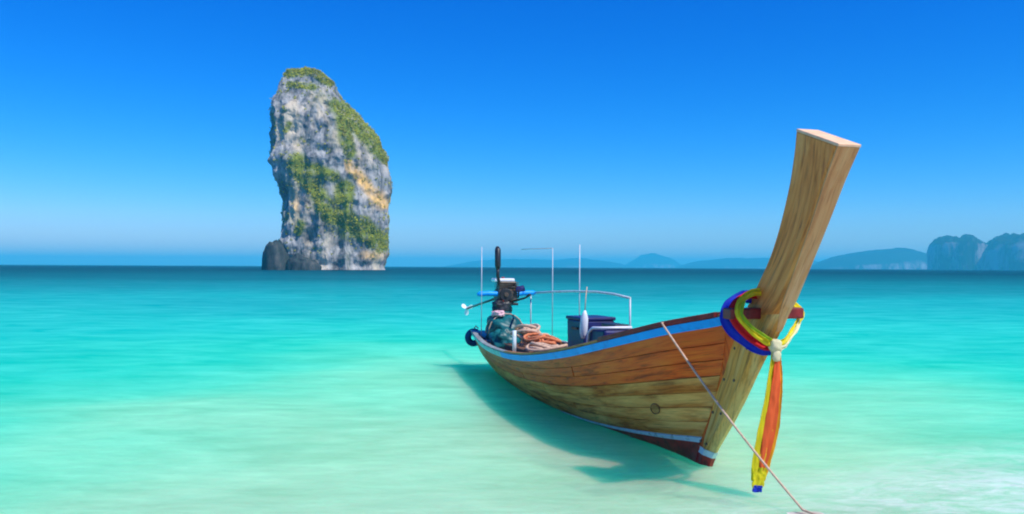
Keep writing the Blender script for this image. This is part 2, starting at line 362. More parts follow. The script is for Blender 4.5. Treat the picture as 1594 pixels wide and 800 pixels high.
for side in (-1, 1):
    strip('bottom_plank', side, 0.0, lambda u: wt(u)-.003, -.03, .004, redbot, U, 4, 'dark red painted bottom plank')
    strip('boot_stripe', side, wt, wl_, -.03, .008, whitep, U, 2, 'thin white stripe above the red bottom')
    lo = lambda u: wl_(u)+.003
    cuts = [lo] + [(lambda u, k=k: wl_(u)+(railt(u)-wl_(u))*k) for k in (.15, .29, .43, .57, .71, .85, 1.0)]
    for i in range(7):
        m_ = worn if i < 4 else varn
        a_, b_ = cuts[i], cuts[i+1]
        # each strake is two boards butted end to end
        cut = [.46, .70, .38, .60, .50, .74, .42][i]
        for ua, ub in ((0, cut-.0012), (cut+.0012, 1)):
            us = [u for u in U if ua < u < ub]; us = [ua]+us+[ub]
            strip('hull_plank', side, lambda u, a_=a_: a_(u)+.0028, lambda u, b_=b_: b_(u)-.0028, -.028, .002+rnd.uniform(-.0015, .002), m_, us, 3, None, None, .0015)
    strip('hull_lining', side, .02, .99, -.045, -.027, inner, U, 8, 'dark inner lining of the hull side')
    Ua = [u for u in U if u <= .40]+[.403]; Ub = [.4035]+[u for u in U if u > .404]
    strip('rub_rail', side, railt, 1.0, -.02, .022, palep, Ua, 2, 'pale faded turquoise stern half of the painted rail')
    strip('rub_rail', side, railt, 1.0, -.02, .022, bluep, Ub, 2, 'bright sky blue forward half of the painted rail')
    for (u0, u1, m_, lb, hh) in ((0, .44, greyw, 'grey weathered cap rail at the stern', .020), (.441, .83, capw, 'bare orange wood cap rail amidships', .024), (.831, .992, maroon, 'dark maroon cap board by the prow', .045)):
        us = [u0]+[u for u in U if u0 < u < u1]+[u1]; V = []
        for u in us:
            p = P(u, 1.0, side); 
            for dy, dz in ((.028, .001), (.028, hh), (-.055, hh), (-.055, .001)): V.append((p.x, p.y+side*dy, p.z+dz))
        Fc = [(i*4+k, i*4+(k+1) % 4, i*4+4+(k+1) % 4, i*4+4+k) for i in range(len(us)-1) for k in range(4)]+[(0, 1, 2, 3), tuple(len(us)*4-4+k for k in range(4))[::-1]]
        o = MB().add(V, Fc).build('cap_rail', m_, boat, bevel=.004, seg=1); o['label'] = lb
# frames (ribs) inside
for side in (-1, 1):
    for i in range(15):
        u = .05+i*.06; V = []
        for k in range(9):
            t_ = .06+.93*k/8
            for du in (-.0028, .0028):
                for off in (-.046, -.085): V.append(P(u+du, t_, side, off))
        Fc = []
        for k in range(8):
            q = k*4; r = q+4
            for a_, b_ in ((0, 1), (1, 3), (3, 2), (2, 0)): Fc.append((q+a_, q+b_, r+b_, r+a_))
        Fc += [(0, 1, 3, 2), (32, 34, 35, 33)]
        MB().add(V, Fc).build('rib', deckw, boat)
# keel, transom
b = MB(); V = []
ks = [-6.95+6.95*i/24 for i in range(25)]
for a in ks:
    z = fK(a)
    for y, dz in ((-.03, .03), (-.03, -.045), (.03, -.045), (.03, .03)): V.append((a, y, z+dz))
b.add(V, [(i*4+k, i*4+(k+1) % 4, i*4+4+(k+1) % 4, i*4+4+k) for i in range(24) for k in range(4)]+[(0, 1, 2, 3), (99, 98, 97, 96)]); b.build('keel', redbot, boat)
b = MB(); V = []
for off in (0, .035):
    for side in (-1, 1):
        for k in range(9):
            p = P(0, k/8, side, -.03); V.append((p.x-.005+off, p.y, p.z))
ring = list(range(0, 9))+list(range(17, 8, -1)); r2 = [i+18 for i in ring]
Fc = [tuple(ring), tuple(r2[::-1])]+[(ring[i], ring[(i+1) % 18], r2[(i+1) % 18], r2[i]) for i in range(18)]
b.add(V, Fc).build('transom', palep, boat)
# stem post and prow: a thick curved plank in the boat's middle plane
back = [(-.10, -.035), (-.03, .157), (.14, .412), (.305, .71), (.461, .996), (.581, 1.19), (.70, 1.32), (.846, 1.461), (1.11, 1.784), (1.29, 2.111), (1.408, 2.427), (1.468, 2.672)]
front = [(.115, -.04), (.215, .12), (.50, .44), (.74, .745), (.97, 1.04), (1.13, 1.225), (1.20, 1.36), (1.275, 1.477), (1.47, 1.781), (1.631, 2.046), (1.778, 2.297), (1.915, 2.506)]
half = [.05, .052, .056, .06, .062, .064, .064, .064, .070, .076, .082, .088]
fbk = (smoothtab(range(12), [p[0] for p in back]), smoothtab(range(12), [p[1] for p in back]))
ffr = (smoothtab(range(12), [p[0] for p in front]), smoothtab(range(12), [p[1] for p in front]))
def post(name, i0, i1, mat, infl=0.0, label=None):
    n = max(3, int((i1-i0)*5)+1); V = []; G_ = []
    for j in range(n):
        s = i0+(i1-i0)*j/(n-1)
        hb = interp(s, range(12), half)
        fw = interp(s, [0, 1, 5, 6.5, 7, 11], [.012, .014, .022, .045, .052, .082])
        A = Vector((fbk[0](s), 0, fbk[1](s))); B = Vector((ffr[0](s), 0, ffr[1](s)))
        d = (B-A); L = d.length; d.normalize()
        ch = interp(s, [0, 5, 6.5, 11], [.09, .09, .045, .02])     # bevel behind the front edge
        for k, (q, y) in enumerate(((-infl, -hb*.8-infl), (.02, -hb-infl), (L-ch, -hb-infl), (L+infl, -fw-infl), (L+infl, fw+infl), (L-ch, hb+infl), (.02, hb+infl), (-infl, hb*.8+infl))):
            wv_ = .004*noise.noise(Vector((s*1.3, k*.7, 2)))
            p = A+d*(q+wv_); V.append((p.x, y+wv_, p.z)); G_.append((s*.28, q, y+7*(i0 > 3)))
    Fc = [(j*8+k, j*8+(k+1) % 8, j*8+8+(k+1) % 8, j*8+8+k) for j in range(n-1) for k in range(8)]+[tuple(range(8))[::-1], tuple((n-1)*8+k for k in range(8))]
    o = MB().add(V, Fc).build(name, mat, boat); grain(o, G_)
    if label: o['label'] = label
    return o
stem = post('stem_post', 0, 6.0, stemw, label='pale worn stem timber at the bow')
post('stem_shoe', -.0, .72, redbot, .004, 'dark red painted foot of the stem')
post('stem_band', .725, 1.0, whitep, .005, 'white painted band across the foot of the stem')
prow = post('prow_post', 6.0, 11, proww, label='tall raked prow timber with a flat cut top')
# thin facing on the prow's front edge: its sunlit look painted as paler wood
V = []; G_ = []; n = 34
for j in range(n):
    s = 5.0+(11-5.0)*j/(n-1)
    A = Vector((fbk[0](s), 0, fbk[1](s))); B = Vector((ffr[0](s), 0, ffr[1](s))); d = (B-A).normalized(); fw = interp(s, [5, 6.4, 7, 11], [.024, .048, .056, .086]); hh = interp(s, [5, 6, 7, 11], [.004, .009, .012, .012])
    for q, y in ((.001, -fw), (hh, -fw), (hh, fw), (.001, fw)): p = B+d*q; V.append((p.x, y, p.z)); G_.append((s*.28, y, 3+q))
facing = MB().add(V, [(j*4+k, j*4+(k+1) % 4, j*4+4+(k+1) % 4, j*4+4+k) for j in range(n-1) for k in range(4)]+[(3, 2, 1, 0), tuple((n-1)*4+k for k in range(4))]).build('sunlit_facing', prowedge, boat)
grain(facing, G_); facing['label'] = 'thin facing down the front edge of the prow, painted paler as if sunlit'
# flat cap on the cut top, its sunlit tone put into the colour
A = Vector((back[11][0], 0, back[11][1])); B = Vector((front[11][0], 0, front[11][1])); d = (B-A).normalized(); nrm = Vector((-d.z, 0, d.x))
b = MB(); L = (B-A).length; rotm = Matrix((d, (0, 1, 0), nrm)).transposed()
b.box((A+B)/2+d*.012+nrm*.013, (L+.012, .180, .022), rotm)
endgrain = plain('sunlit_end_grain', (.84, .54, .32), .7, .3, .15, 14)
o = b.build('prow_cap', endgrain, boat, bevel=.006); o['label'] = 'sawn cap on top of the prow, painted paler as the sunlit face'
# cross beam through the bow, cleats
b = MB(); b.box((.93, 0, 1.352), (.13, .64, .085)); o = b.build('bow_beam', maroon, boat, bevel=.012); o['label'] = 'dark maroon cross beam through the bow'
b = MB(); b.box((.66, 0, 1.30), (.26, .40, .05)); b.build('breasthook', capw, boat, bevel=.01)
def inside(x, z, gap=.075):
    u = (x+7.17)/7.81; t_ = max(.05, min(1, (z-fK(x))/(fS(x)-fK(x))))
    return max(.05, P(u, t_, 1).y-gap)
PATCH = [(.0, .44, .18, .055)]
# boards closing the gap between the plank ends and the stem
for side in (-1, 1):
    V = []
    for k in range(11):
        p = P(1, .08+.92*k/10, side, -.004); q = Vector((p.x+.07, side*.050, p.z+.02))
        V += [(p.x-.03, p.y-side*.02, p.z), (p.x, p.y, p.z), (q.x, q.y, q.z), (q.x-.03, q.y-side*.02, q.z)]
    Fc = [(i*4+k, i*4+(k+1) % 4, i*4+4+(k+1) % 4, i*4+4+k) for i in range(10) for k in range(4)]+[(0, 1, 2, 3), (43, 42, 41, 40)]
    grain(MB().add(V, Fc).build('stem_cheek', varn, boat), [(v[2]*1.5, v[1]+v[0], 5) for v in V])
for (pa, pz, pb, r_) in PATCH:
    b = MB(); u = (pa+7.17)/7.81; t_ = max(.05, (pz-fK(pa))/(fS(pa)-fK(pa))); q = P(u, t_, -1, .004); e1 = (P(u+.01, t_, -1, .004)-P(u-.01, t_, -1, .004)).normalized(); e2 = (P(u, t_+.04, -1, .004)-P(u, t_-.04, -1, .004)).normalized(); nn = e1.cross(e2).normalized()
    if nn.y > 0: nn = -nn
    b.tube([q-nn*.01, q+nn*.007], [r_, r_*.94], 22).build('round_plug', capw, boat, bevel=.002, seg=1)
    MB().tube([q+e1*r_*1.12*math.cos(k*math.pi/12)+e2*r_*1.12*math.sin(k*math.pi/12)+nn*.004 for k in range(25)], .005, 6, cap=False).build('plug_ring', deckw, boat, smooth=True)
for s_ in (1.2, 2.2, 3.2, 4.2):
    for fr_ in (.25, .6):
        A = Vector((fbk[0](s_), 0, fbk[1](s_))).lerp(Vector((ffr[0](s_), 0, ffr[1](s_))), fr_)
        for side in (-1, 1): MB().tube([A+Vector((0, side*.045, 0)), A+Vector((0, side*.068, 0))], [.014, .011], 8).build('bolt', rustm, boat)
# foredeck boards
for i in range(7):
    x = .42-i*.15; z = fS(x)-.07; yb = min(inside(x+.07, z-.02), inside(x-.07, z-.02))
    MB().box((x, 0, z), (.138, yb*2, .022)).build('deck_plank', deckw, boat, bevel=.003, seg=1)
# floor boards and thwarts
for i in range(7):
    y = -.30+i*.1; ok_ = [x/20 for x in range(-134, -10) if inside(x/20, .12, .06) > abs(y)+.05]
    if not ok_: continue
    MB().box(((ok_[0]+ok_[-1])/2, y, .14), (ok_[-1]-ok_[0], .092, .02)).build('floor_board', deckw, boat, bevel=.003, seg=1)
for x in (-5.9, -4.6, -3.3, -2.0, -1.1):
    z = fS(x)-.14; yb = min(inside(x-.1, z-.02), inside(x+.1, z-.02)); MB().box((x, 0, z), (.2, yb*2, .03)).build('thwart', capw if x > -4 else deckw, boat, bevel=.005)
MB().box((-6.72, 0, .54), (.4, 2*inside(-6.85, .5), .04)).build('stern_deck', greyw, boat, bevel=.008)
# thin awning frame: two tall hoops aft, low rails forward
def bar(name, pts, r, mat, n=8, label=None):
    o = MB().tube(pts, r, n).build(name, mat, boat, smooth=True)
    if label: o['label'] = label
    return o
bar('awning_post', [(-6.36, -.44, .58), (-6.36, -.44, 2.02)], .0065, steel)
bar('awning_post', [(-6.60, .46, .58), (-6.60, .46, 1.27)], .012, steel)
bar('awning_post', [(-5.90, .60, .56), (-5.90, .60, 2.00)], .0065, steel)
bar('awning_post', [(-4.80, .64, .56), (-4.80, .64, 2.03)], .008, steel)
bar('awning_post', [(-3.10, .68, .64), (-3.10, .68, 1.31)], .012, steel)
bar('awning_rail', [(-6.60, .46, 1.27), (-5.9, .59, 1.31), (-5.0, .63, 1.345), (-4.2, .66, 1.36), (-3.6, .67, 1.35), (-3.10, .68, 1.315)], .015, whitep, label='pale upper rail along the port side')
bar('awning_rail', [(-6.95, .40, 2.0), (-5.90, .60, 2.0)], .006, steel, label='thin top wire of the awning frame')
bar('stanchion', [(-3.50, -.72, .58), (-3.50, -.72, .90)], .026, whitep, label='short white stanchion on the starboard gunwale')
# rolled blue awning lashed to the aft cross bar
n = 20; pts = []; rr = []
for j in range(n):
    k = j/(n-1); pts.append((-6.50+.0*k, -.48+1.0*k, 1.255+.012*math.sin(k*9)+.01*k)); rr.append((.042+.003*math.sin(j*2.1))*(1 if 0 < j < n-1 else .5))
o = MB().tube(pts, rr, 10).build('awning_roll', bluep, boat, smooth=True); o['label'] = 'rolled sky blue awning on the stern cross bar'

# everything below stands in the boat but can be lifted out
def in_boat(name, x, y, z, rz, label, cat, group=None):
    M_ = Matrix.Translation(BOAT) @ Matrix.Rotation(BRZ, 4, 'Z')
    p = M_ @ Vector((x, y, z)); return empty(name, p, BRZ+rz, label, cat, group)
# --- engine with its long propeller shaft
e = in_boat('longtail_engine', -6.55, .02, .60, 0, 'rusty longtail engine with black upright exhaust and long propeller shaft, mounted over the stern', 'engine')
MB().tube([(0, 0, -.02), (0, 0, .52)], [.055, .04], 10).build('pivot_post', blackm, e, smooth=True)
MB().box((0, 0, .50), (.42, .30, .04)).build('mount_plate', blackm, e, bevel=.006)
MB().box((-.02, 0, .63), (.34, .34, .20), taper=.92).build('crankcase', rustm, e, bevel=.03, seg=3)
MB().box((-.04, .02, .79), (.26, .30, .15), taper=.9).build('cylinder_block', rustm, e, bevel=.02, seg=2)
for k in range(5): MB().box((-.04, .02, .735+.027*k), (.30, .33, .010)).build('cooling_fin', rustm, e, bevel=.002, seg=1)
MB().box((-.05, -.04, .885), (.24, .34, .055)).build('fuel_tank', whitepl, e, bevel=.02, seg=3)
MB().tube([(-.05, -.04, .91), (-.05, -.04, .935)], .025, 12).build('fuel_cap', redm, e)
fl = MB().tube([(.15, -.05, .65), (.19, -.05, .65)], [.105, .10], 22).build('flywheel', blackm, e, bevel=.006)
MB().tube([(.19, -.05, .65), (.215, -.05, .65)], [.04, .03], 14).build('pulley_hub', rustm, fl)
MB().tube([(.16, .16, .74), (.20, .16, .74)], .05, 16).build('pulley', navy, e, bevel=.004)
MB().tube([(.175, -.05+.108*math.cos(q), .65+.108*math.sin(q)) for q in [1.9+.25*i for i in range(16)]]+[(.175, .18, .70), (.175, .205, .75), (.175, .16, .79), (.175, -.088, .75)], .007, 6).build('drive_belt', blackm, e, smooth=True)
MB().tube([(.02, .20, .72), (.02, .30, .74)], [.06, .065], 14).build('air_filter', navy, e, bevel=.006)
MB().tube([(.10, .10, .82), (.18, .12, .80), (.20, .16, .70), (.14, .17, .60)], .012, 7).build('fuel_hose', blackm, e, smooth=True)
MB().tube([(.06, -.13, .80), (.07, -.16, .96), (.07, -.16, 1.12)], [.025, .028, .03], 10).build('exhaust_pipe', blackm, e, smooth=True)
MB().tube([(.07, -.16, 1.06), (.07, -.16, 1.12), (.06, -.16, 1.38), (.03, -.16, 1.42)], [.032, .05, .05, .03], 12).build('silencer', blackm, e, smooth=True)
MB().tube([(-.18, 0, .62), (-2.80, 0, .285)], [.022, .018], 10).build('propeller_shaft', blackm, e, smooth=True)
hub = MB().tube([(-2.78, 0, .288), (-2.90, 0, .272)], [.035, .022], 12).build('propeller', steel, e, smooth=True)
for k in range(3):
    an = k*2*math.pi/3+.4; cs, sn = math.cos(an), math.sin(an); V = []
    for rr_, wd, tw in ((.02, .03, .5), (.06, .06, .4), (.10, .065, .3), (.13, .03, .2)):
        for sgn in (-1, 1):
            for th in (-.003, .003):
                V.append((-2.84+sgn*tw*wd*.8+th, rr_*cs-sgn*wd*.6*sn, .28+rr_*sn+sgn*wd*.6*cs))
    Fc = []
    for q in range(3):
        r = q*4
        for a_, b_ in ((0, 1), (1, 3), (3, 2), (2, 0)): Fc.append((r+a_, r+b_, r+4+b_, r+4+a_))
    Fc += [(0, 1, 3, 2), (12, 14, 15, 13)]
    o = MB().add(V, Fc).build('blade', whitepl, hub)
MB().tube([(.22, .06, .55), (.75, .10, .62), (.98, .10, .68)], [.018, .016, .02], 8).build('tiller', blackm, e, smooth=True)
MB().tube([(-.1, -.13, .52), (.12, -.18, .42), (.16, -.2, .30)], .03, 8).build('hose', redm, e, smooth=True)

# --- crumpled teal tarpaulin over the stern stores
def lump(name, parent, c, r, mat, seed=0, amp=.2, freq=2.5, nu=36, nv=20):
    V = []
    for j in range(nv+1):
        ph = math.pi*j/nv
        for i in range(nu):
            th = 2*math.pi*i/nu; d_ = Vector((math.sin(ph)*math.cos(th), math.sin(ph)*math.sin(th), math.cos(ph)))
            k = 1+amp*(noise.fractal(d_*freq+Vector((seed, 0, 0)), .7, 2.1, 4)-.1)
            sq = (abs(d_.x)**3+abs(d_.y)**3+abs(d_.z)**3)**(-1/3)
            k *= .5+.5*sq; V.append((c[0]+d_.x*r[0]*k, c[1]+d_.y*r[1]*k, max(c[2]-r[2]*.8, c[2]+d_.z*r[2]*k)))
    Fc = [(j*nu+i, j*nu+(i+1) % nu, (j+1)*nu+(i+1) % nu, (j+1)*nu+i) for j in range(nv) for i in range(nu)]
    return MB().add(V, Fc).build(name, mat, parent, smooth=True)
s = in_boat('tarpaulin_bundle', -6.25, -.10, .42, 0, 'crumpled dark teal tarpaulin bundle at the foot of the engine', 'tarpaulin')
lump('tarpaulin', s, (0, 0, .26), (.33, .27, .28), teal, 3, .3, 2.2)
lump('tarpaulin_fold', s, (.36, -.08, .12), (.24, .24, .20), teal, 8, .3, 2.6)
for k in range(2):
    pts = [(-.05+.2*k+.02*math.sin(q), .285*math.cos(q), .26+.285*math.sin(q)) for q in [i*math.pi/10-.2 for i in range(12)]]
    MB().tube(pts, .008, 6).build('lashing', ropem, s, smooth=True)
s = in_boat('black_bag', -6.45, -.08, .92, 0, 'small black bag wedged under the engine on the tarpaulin', 'bag')
lump('bag_body', s, (0, 0, .12), (.16, .16, .13), blackm, 5, .2)
MB().tube([(-.09, 0, .22), (-.05, 0, .32), (.05, 0, .32), (.09, 0, .22)], .010, 6).build('bag_handle', redm, s, smooth=True)
s = in_boat('rag', -6.15, -.22, .93, .3, 'small pale pink rag lying on the teal tarpaulin', 'rag')
lump('cloth', s, (0, 0, .03), (.13, .09, .05), pinkm, 6, .3, 2)
# --- tyre fender at the stern quarter
s = in_boat('stern_fender', -7.22, -.36, .50, 0, 'round dark blue fender hanging on the starboard corner of the stern', 'fender')
pts = [(0, .0+.10*math.cos(q), .10*math.sin(q)) for q in [i*2*math.pi/20 for i in range(21)]]
MB().tube(pts, .055, 12, cap=False).build('tyre', rubber, s, smooth=True)
MB().tube([(.0, 0, .14), (.05, .02, .2), (.12, .05, .16)], .009, 6).build('hanger', ropem, s, smooth=True)
# --- heap of ropes amidships, on a low dark hatch
s = in_boat('hatch_box', -4.35, -.12, .15, 0, 'low dark wooden hatch box under the heap of ropes', 'box')
MB().box((0, 0, .22), (1.25, .62, .42)).build('box_body', inner, s, bevel=.01)
for k in range(5): MB().box((-.5+.25*k, 0, .445), (.235, .66, .02)).build('lid_board', deckw, s, bevel=.003, seg=1)
def coil(name, parent, c, n_turn, r0, mat, rr, seed, hz):
    R_ = random.Random(seed); pts = []
    N = n_turn*18
    for i in range(N+1):
        q = 2*math.pi*i/18; k = i/N
        r = r0*(.75+.35*math.sin(seed+i*.13)+.1*math.sin(i*.41))
        pts.append((c[0]+r*math.cos(q)*1.25+.05*math.sin(i*.21+seed), c[1]+r*math.sin(q)*.8+.05*math.cos(i*.17), c[2]+hz*k+.035*math.sin(i*.6+seed)))
    return MB().tube(pts, rr, 7).build(name, mat, parent, smooth=True)
s = in_boat('rope_coil', -4.85, -.12, .70, 0, 'untidy coil of thick beige mooring rope heaped near the tarpaulin', 'rope')
coil('rope_strand', s, (0, 0, .02), 6, .22, ropem, .022, 1, .12)
s = in_boat('rope_coil', -4.30, -.12, .62, .4, 'loose orange rope coil spread amidships beside the beige one', 'rope')
coil('rope_strand', s, (0, 0, .02), 5, .22, ropeo, .020, 4, .10)
s = in_boat('rope_coil', -3.85, -.16, .58, .9, 'flat tan rope coil lowest on the boards near the navy box', 'rope')
coil('rope_strand', s, (0, 0, .02), 4, .22, ropem, .022, 7, .07)
# --- navy box and fender amidships
s = in_boat('storage_box', -2.98, .10, .50, .1, 'large square navy blue storage box standing amidships', 'box')
MB().box((0, 0, .28), (.46, .40, .56), taper=1.04).build('box_body', navy, s, bevel=.02, seg=2)
MB().box((0, 0, .58), (.50, .44, .04)).build('lid', navy, s, bevel=.012)
for sy in (-1, 1): MB().box((0, sy*.215, .46), (.16, .02, .03)).build('handle', maroon, s, bevel=.004, seg=1)
s = in_boat('boat_fender', -2.52, -.16, .87, 0, 'upright white plastic fender leaning against the navy storage box', 'fender')
MB().tube([(-.03, 0, 0), (-.03, 0, .05), (-.015, 0, .10), (.01, 0, .24), (.02, 0, .29), (.03, 0, .33)], [.02, .038, .047, .045, .028, .010], 16).build('fender_body', whitepl, s, smooth=True)
MB().tube([(.03, 0, .33), (.0, .02, .48), (-.04, .05, .60)], .006, 6).build('lanyard', ropem, s, smooth=True)
s = in_boat('seat_box', -1.93, -.08, .78, .05, 'low dark navy seat box with a pale curved edge, forward of the white fender', 'box')
MB().box((0, 0, .12), (.42, .34, .26)).build('box_body', navy, s, bevel=.03, seg=2)
MB().tube([(-.2, -.19, .0), (-.15, -.19, .20), (-.04, -.19, .255), (.20, -.18, .27), (.2, .16, .27)], .016, 8).build('pale_edging', whitepl, s, smooth=True)
MB().box((-.02, .07, .28), (.34, .18, .04)).build('cushion', blackm, s, bevel=.012)

# --- ribbons round the prow
def cloth(name, col, var=.12):
    t = NT(name); st = t.noise(t.map((6, 6, .6)), 6, 3)
    c = t.ramp(st, [(.3, tuple(c*(1-var*2) for c in col)), (.7, col)])
    x = t.bsdf(c, .7, .25, t.bump(t.noise(scale=60, detail=2), .15, .002))
    d_ = t.n('ShaderNodeBsdfTranslucent'); t.l(c, d_.inputs[0]); mx = t.n('ShaderNodeMixShader'); mx.inputs[0].default_value = .3
    t.l(x.outputs[0], mx.inputs[1]); t.l(d_.outputs[0], mx.inputs[2]); t.l(mx.outputs[0], t.out.inputs['Surface']); return t.m
cb, cr, cy, co, cor, cw, cg = (cloth('blue_cloth', (.015, .045, .62)), cloth('red_cloth', (.82, .015, .02)), cloth('yellow_cloth', (.95, .80, .02)),
    cloth('orange_cloth', (.98, .46, .02)), cloth('coral_cloth', (.98, .165, .04)), cloth('cream_cloth', (.95, .90, .55)), cloth('lime_cloth', (.50, .72, .03)))
sash = in_boat('prow_sash', .83, 0, 1.30, 0, 'blue, red and yellow ribbons knotted round the prow with a long orange tail', 'sash')
ox, oz = .83, 1.30
def ribbon(name, pts, wid, mat, nrm_, label=None, th=.006, folds=3, amp=.010, seed=0):
    """cloth band along pts; width runs across nrm_ x tangent, with lengthwise folds; real thickness"""
    pts = [Vector(p) for p in pts]; N = 44; L = len(pts)-1; cur = []
    fx = [smoothtab(range(L+1), [p[k] for p in pts]) for k in range(3)]
    for i in range(N): s_ = L*i/(N-1); cur.append(Vector((fx[0](s_), fx[1](s_), fx[2](s_))))
    W_ = wid if callable(wid) else (lambda k: wid); V = []; K = 13
    for i, p in enumerate(cur):
        tg = (cur[min(i+1, N-1)]-cur[max(i-1, 0)]).normalized(); nn = Vector(nrm_(i/(N-1)) if callable(nrm_) else nrm_)
        ac = nn.cross(tg).normalized(); nn = tg.cross(ac).normalized(); k_ = i/(N-1); wv_ = 1+.13*noise.noise(Vector((k_*7, seed, 1)))
        row = []
        for k in range(K):
            q = k/(K-1)-.5
            row.append(p+ac*q*W_(k_)*wv_+nn*(amp*math.sin(q*folds*2*math.pi+seed+k_*3)+.006*noise.noise(Vector((k_*9, q*4, seed)))+.004*noise.noise(Vector((k_*26, q*7, seed+3)))))
        V += row+[r-nn*th for r in row[::-1]]
    m_ = 2*K; Fc = [(i*m_+k, i*m_+(k+1) % m_, (i+1)*m_+(k+1) % m_, (i+1)*m_+k) for i in range(N-1) for k in range(m_)]
    Fc += [tuple(range(m_))[::-1], tuple((N-1)*m_+k for k in range(m_))]
    o = MB().add([(v[0]-ox, v[1], v[2]-oz) for v in V], Fc).build(name, mat, sash); auto_smooth(o, 50)
    if label: o['label'] = label
    return o
SASH_HOOK = True
def side_n(k): return (.35+.5*k, -1+.3*k, .15)
# wraps down the starboard cheek to the knot in front of the stem
ribbon('ribbon', [(.86, -.045, 1.475), (.85, -.13, 1.475), (.855, -.24, 1.42), (.86, -.285, 1.33), (.90, -.26, 1.235), (.99, -.19, 1.155), (1.09, -.12, 1.10), (1.14, -.07, 1.10)], .105, cb, side_n, 'royal blue ribbon, lowest of the wrap', folds=1.5, amp=.006)
ribbon('ribbon', [(.94, -.045, 1.50), (.93, -.13, 1.495), (.935, -.25, 1.43), (.97, -.295, 1.35), (1.02, -.265, 1.26), (1.07, -.20, 1.185), (1.12, -.13, 1.13), (1.15, -.07, 1.12)], .075, cr, side_n, 'red ribbon above the blue one', seed=2, folds=1.5, amp=.006)
ribbon('ribbon', [(1.00, -.045, 1.52), (1.0, -.14, 1.515), (1.01, -.25, 1.45), (1.06, -.30, 1.37), (1.12, -.275, 1.29), (1.15, -.20, 1.21), (1.17, -.13, 1.16), (1.17, -.07, 1.14)], .058, cy, side_n, 'yellow ribbon, uppermost of the wrap', seed=1, folds=1.5, amp=.006)
ribbon('ribbon', [(1.06, -.25, 1.45), (1.11, -.30, 1.36), (1.16, -.265, 1.28), (1.19, -.19, 1.22), (1.19, -.10, 1.17)], .022, cg, side_n, 'thin lime ribbon edging the yellow', seed=3, folds=1, amp=.004)
ribbon('ribbon', [(.88, .045, 1.50), (.87, .18, 1.48), (.88, .31, 1.42), (.92, .36, 1.35), (.97, .27, 1.27), (1.05, .16, 1.20), (1.13, .06, 1.15), (1.16, -.02, 1.13)], .055, cy, lambda k: (1, .5, .1), 'pale yellow ribbon coming from the port side', seed=4, folds=1.5, amp=.006)
ribbon('ribbon', [(.93, .33, 1.30), (1.0, .25, 1.23), (1.07, .14, 1.165), (1.14, .05, 1.12), (1.17, -.03, 1.11)], .045, cw, lambda k: (1, .5, .1), 'cream ribbon coming from the port side', seed=5, folds=1.5, amp=.006)
o = lump('knot', sash, (1.175-ox, -.055, 1.12-oz), (.045, .048, .055), cw, 2, .22, 1.8, 24, 16); o['label'] = 'cream knot in front of the stem'
lump('knot', sash, (1.19-ox, -.06, 1.05-oz), (.03, .036, .05), cw, 7, .2, 1.8, 20, 12)
# long tail, hanging almost to the water; the strips lie side by side across the view
AC = Vector((-.02, 1, 0)); FN = Vector((1, .02, 0))
def tail(off, fwd, z0, z1, ws, mat, label, seed, folds=1.4, amp=.005):
    base = lambda k: Vector((1.185, -.055, 0)) + Vector((-.10, -.11, 0))*k**1.5 + AC*(.014*math.sin(k*5+.5)*k) + FN*(.03*k)
    pts = []
    for k in (0, .15, .3, .45, .6, .75, .9, 1):
        z = z0+(z1-z0)*k; kk = (1.10-z)/1.05; sp = interp(kk, [0, .2, .6, .85, 1], [.35, .75, 1.0, .8, .55])
        p = base(max(0, kk))+AC*off*sp*.84+FN*fwd; pts.append((p.x, p.y, z))
    ribbon('ribbon_tail', pts, lambda k: .88*interp(k, [0, .2, .6, .85, 1], ws), mat, tuple(FN), label, folds=folds, amp=amp, seed=seed)
tail(-.070, .006, 1.08, .12, [.035, .055, .075, .07, .05], cy, 'yellow strip on the left of the hanging tail', 0)
tail(-.040, -.012, 1.06, .10, [.02, .03, .04, .04, .03], cg, 'lime strip inside the hanging tail', 3)
tail(.000, .020, 1.04, .22, [.045, .08, .11, .09, .05], cor, 'coral red strip in the middle of the hanging tail', 1)
tail(.055, .008, 1.06, .12, [.03, .055, .085, .07, .05], co, 'orange strip on the right of the hanging tail', 2)
tail(.085, -.010, 1.06, .16, [.02, .02, .03, .03, .02], cy, 'thin yellow strip on the right edge of the tail', 6)
tail(-.010, .012, .38, .065, [.06, .09, .12, .12, .09], cy, 'golden yellow end of the hanging tail', 5, 2.2)
tail(-.010, .020, .085, .035, [.08, .09, .09, .09, .085], cb, 'dark blue tip of the hanging tail', 6, 1)

# --- mooring rope from the rail to the beach
M_ = Matrix.Translation(BOAT) @ Matrix.Rotation(BRZ, 4, 'Z')
p0 = M_ @ Vector((.19, -.50, 1.235)); p1 = Vector((2.02, 5.80, .03))
pts = [M_ @ Vector((.12, -.36, 1.10)), M_ @ Vector((.17, -.44, 1.235)), p0]
for i in range(1, 41):
    k = i/40; q = p0.lerp(p1, k); q.z -= .05*math.sin(math.pi*k); pts.append(q)
pts += [Vector((2.08, 5.72, .02)), Vector((2.14, 5.60, .03)), Vector((2.18, 5.45, .05)), Vector((2.24, 4.9, .05))]
o = MB().tube(pts, .0085, 8).build('mooring_rope', ropem, smooth=True)
tag(o, 'thin pale mooring rope running from the blue rail down to the beach', 'rope')

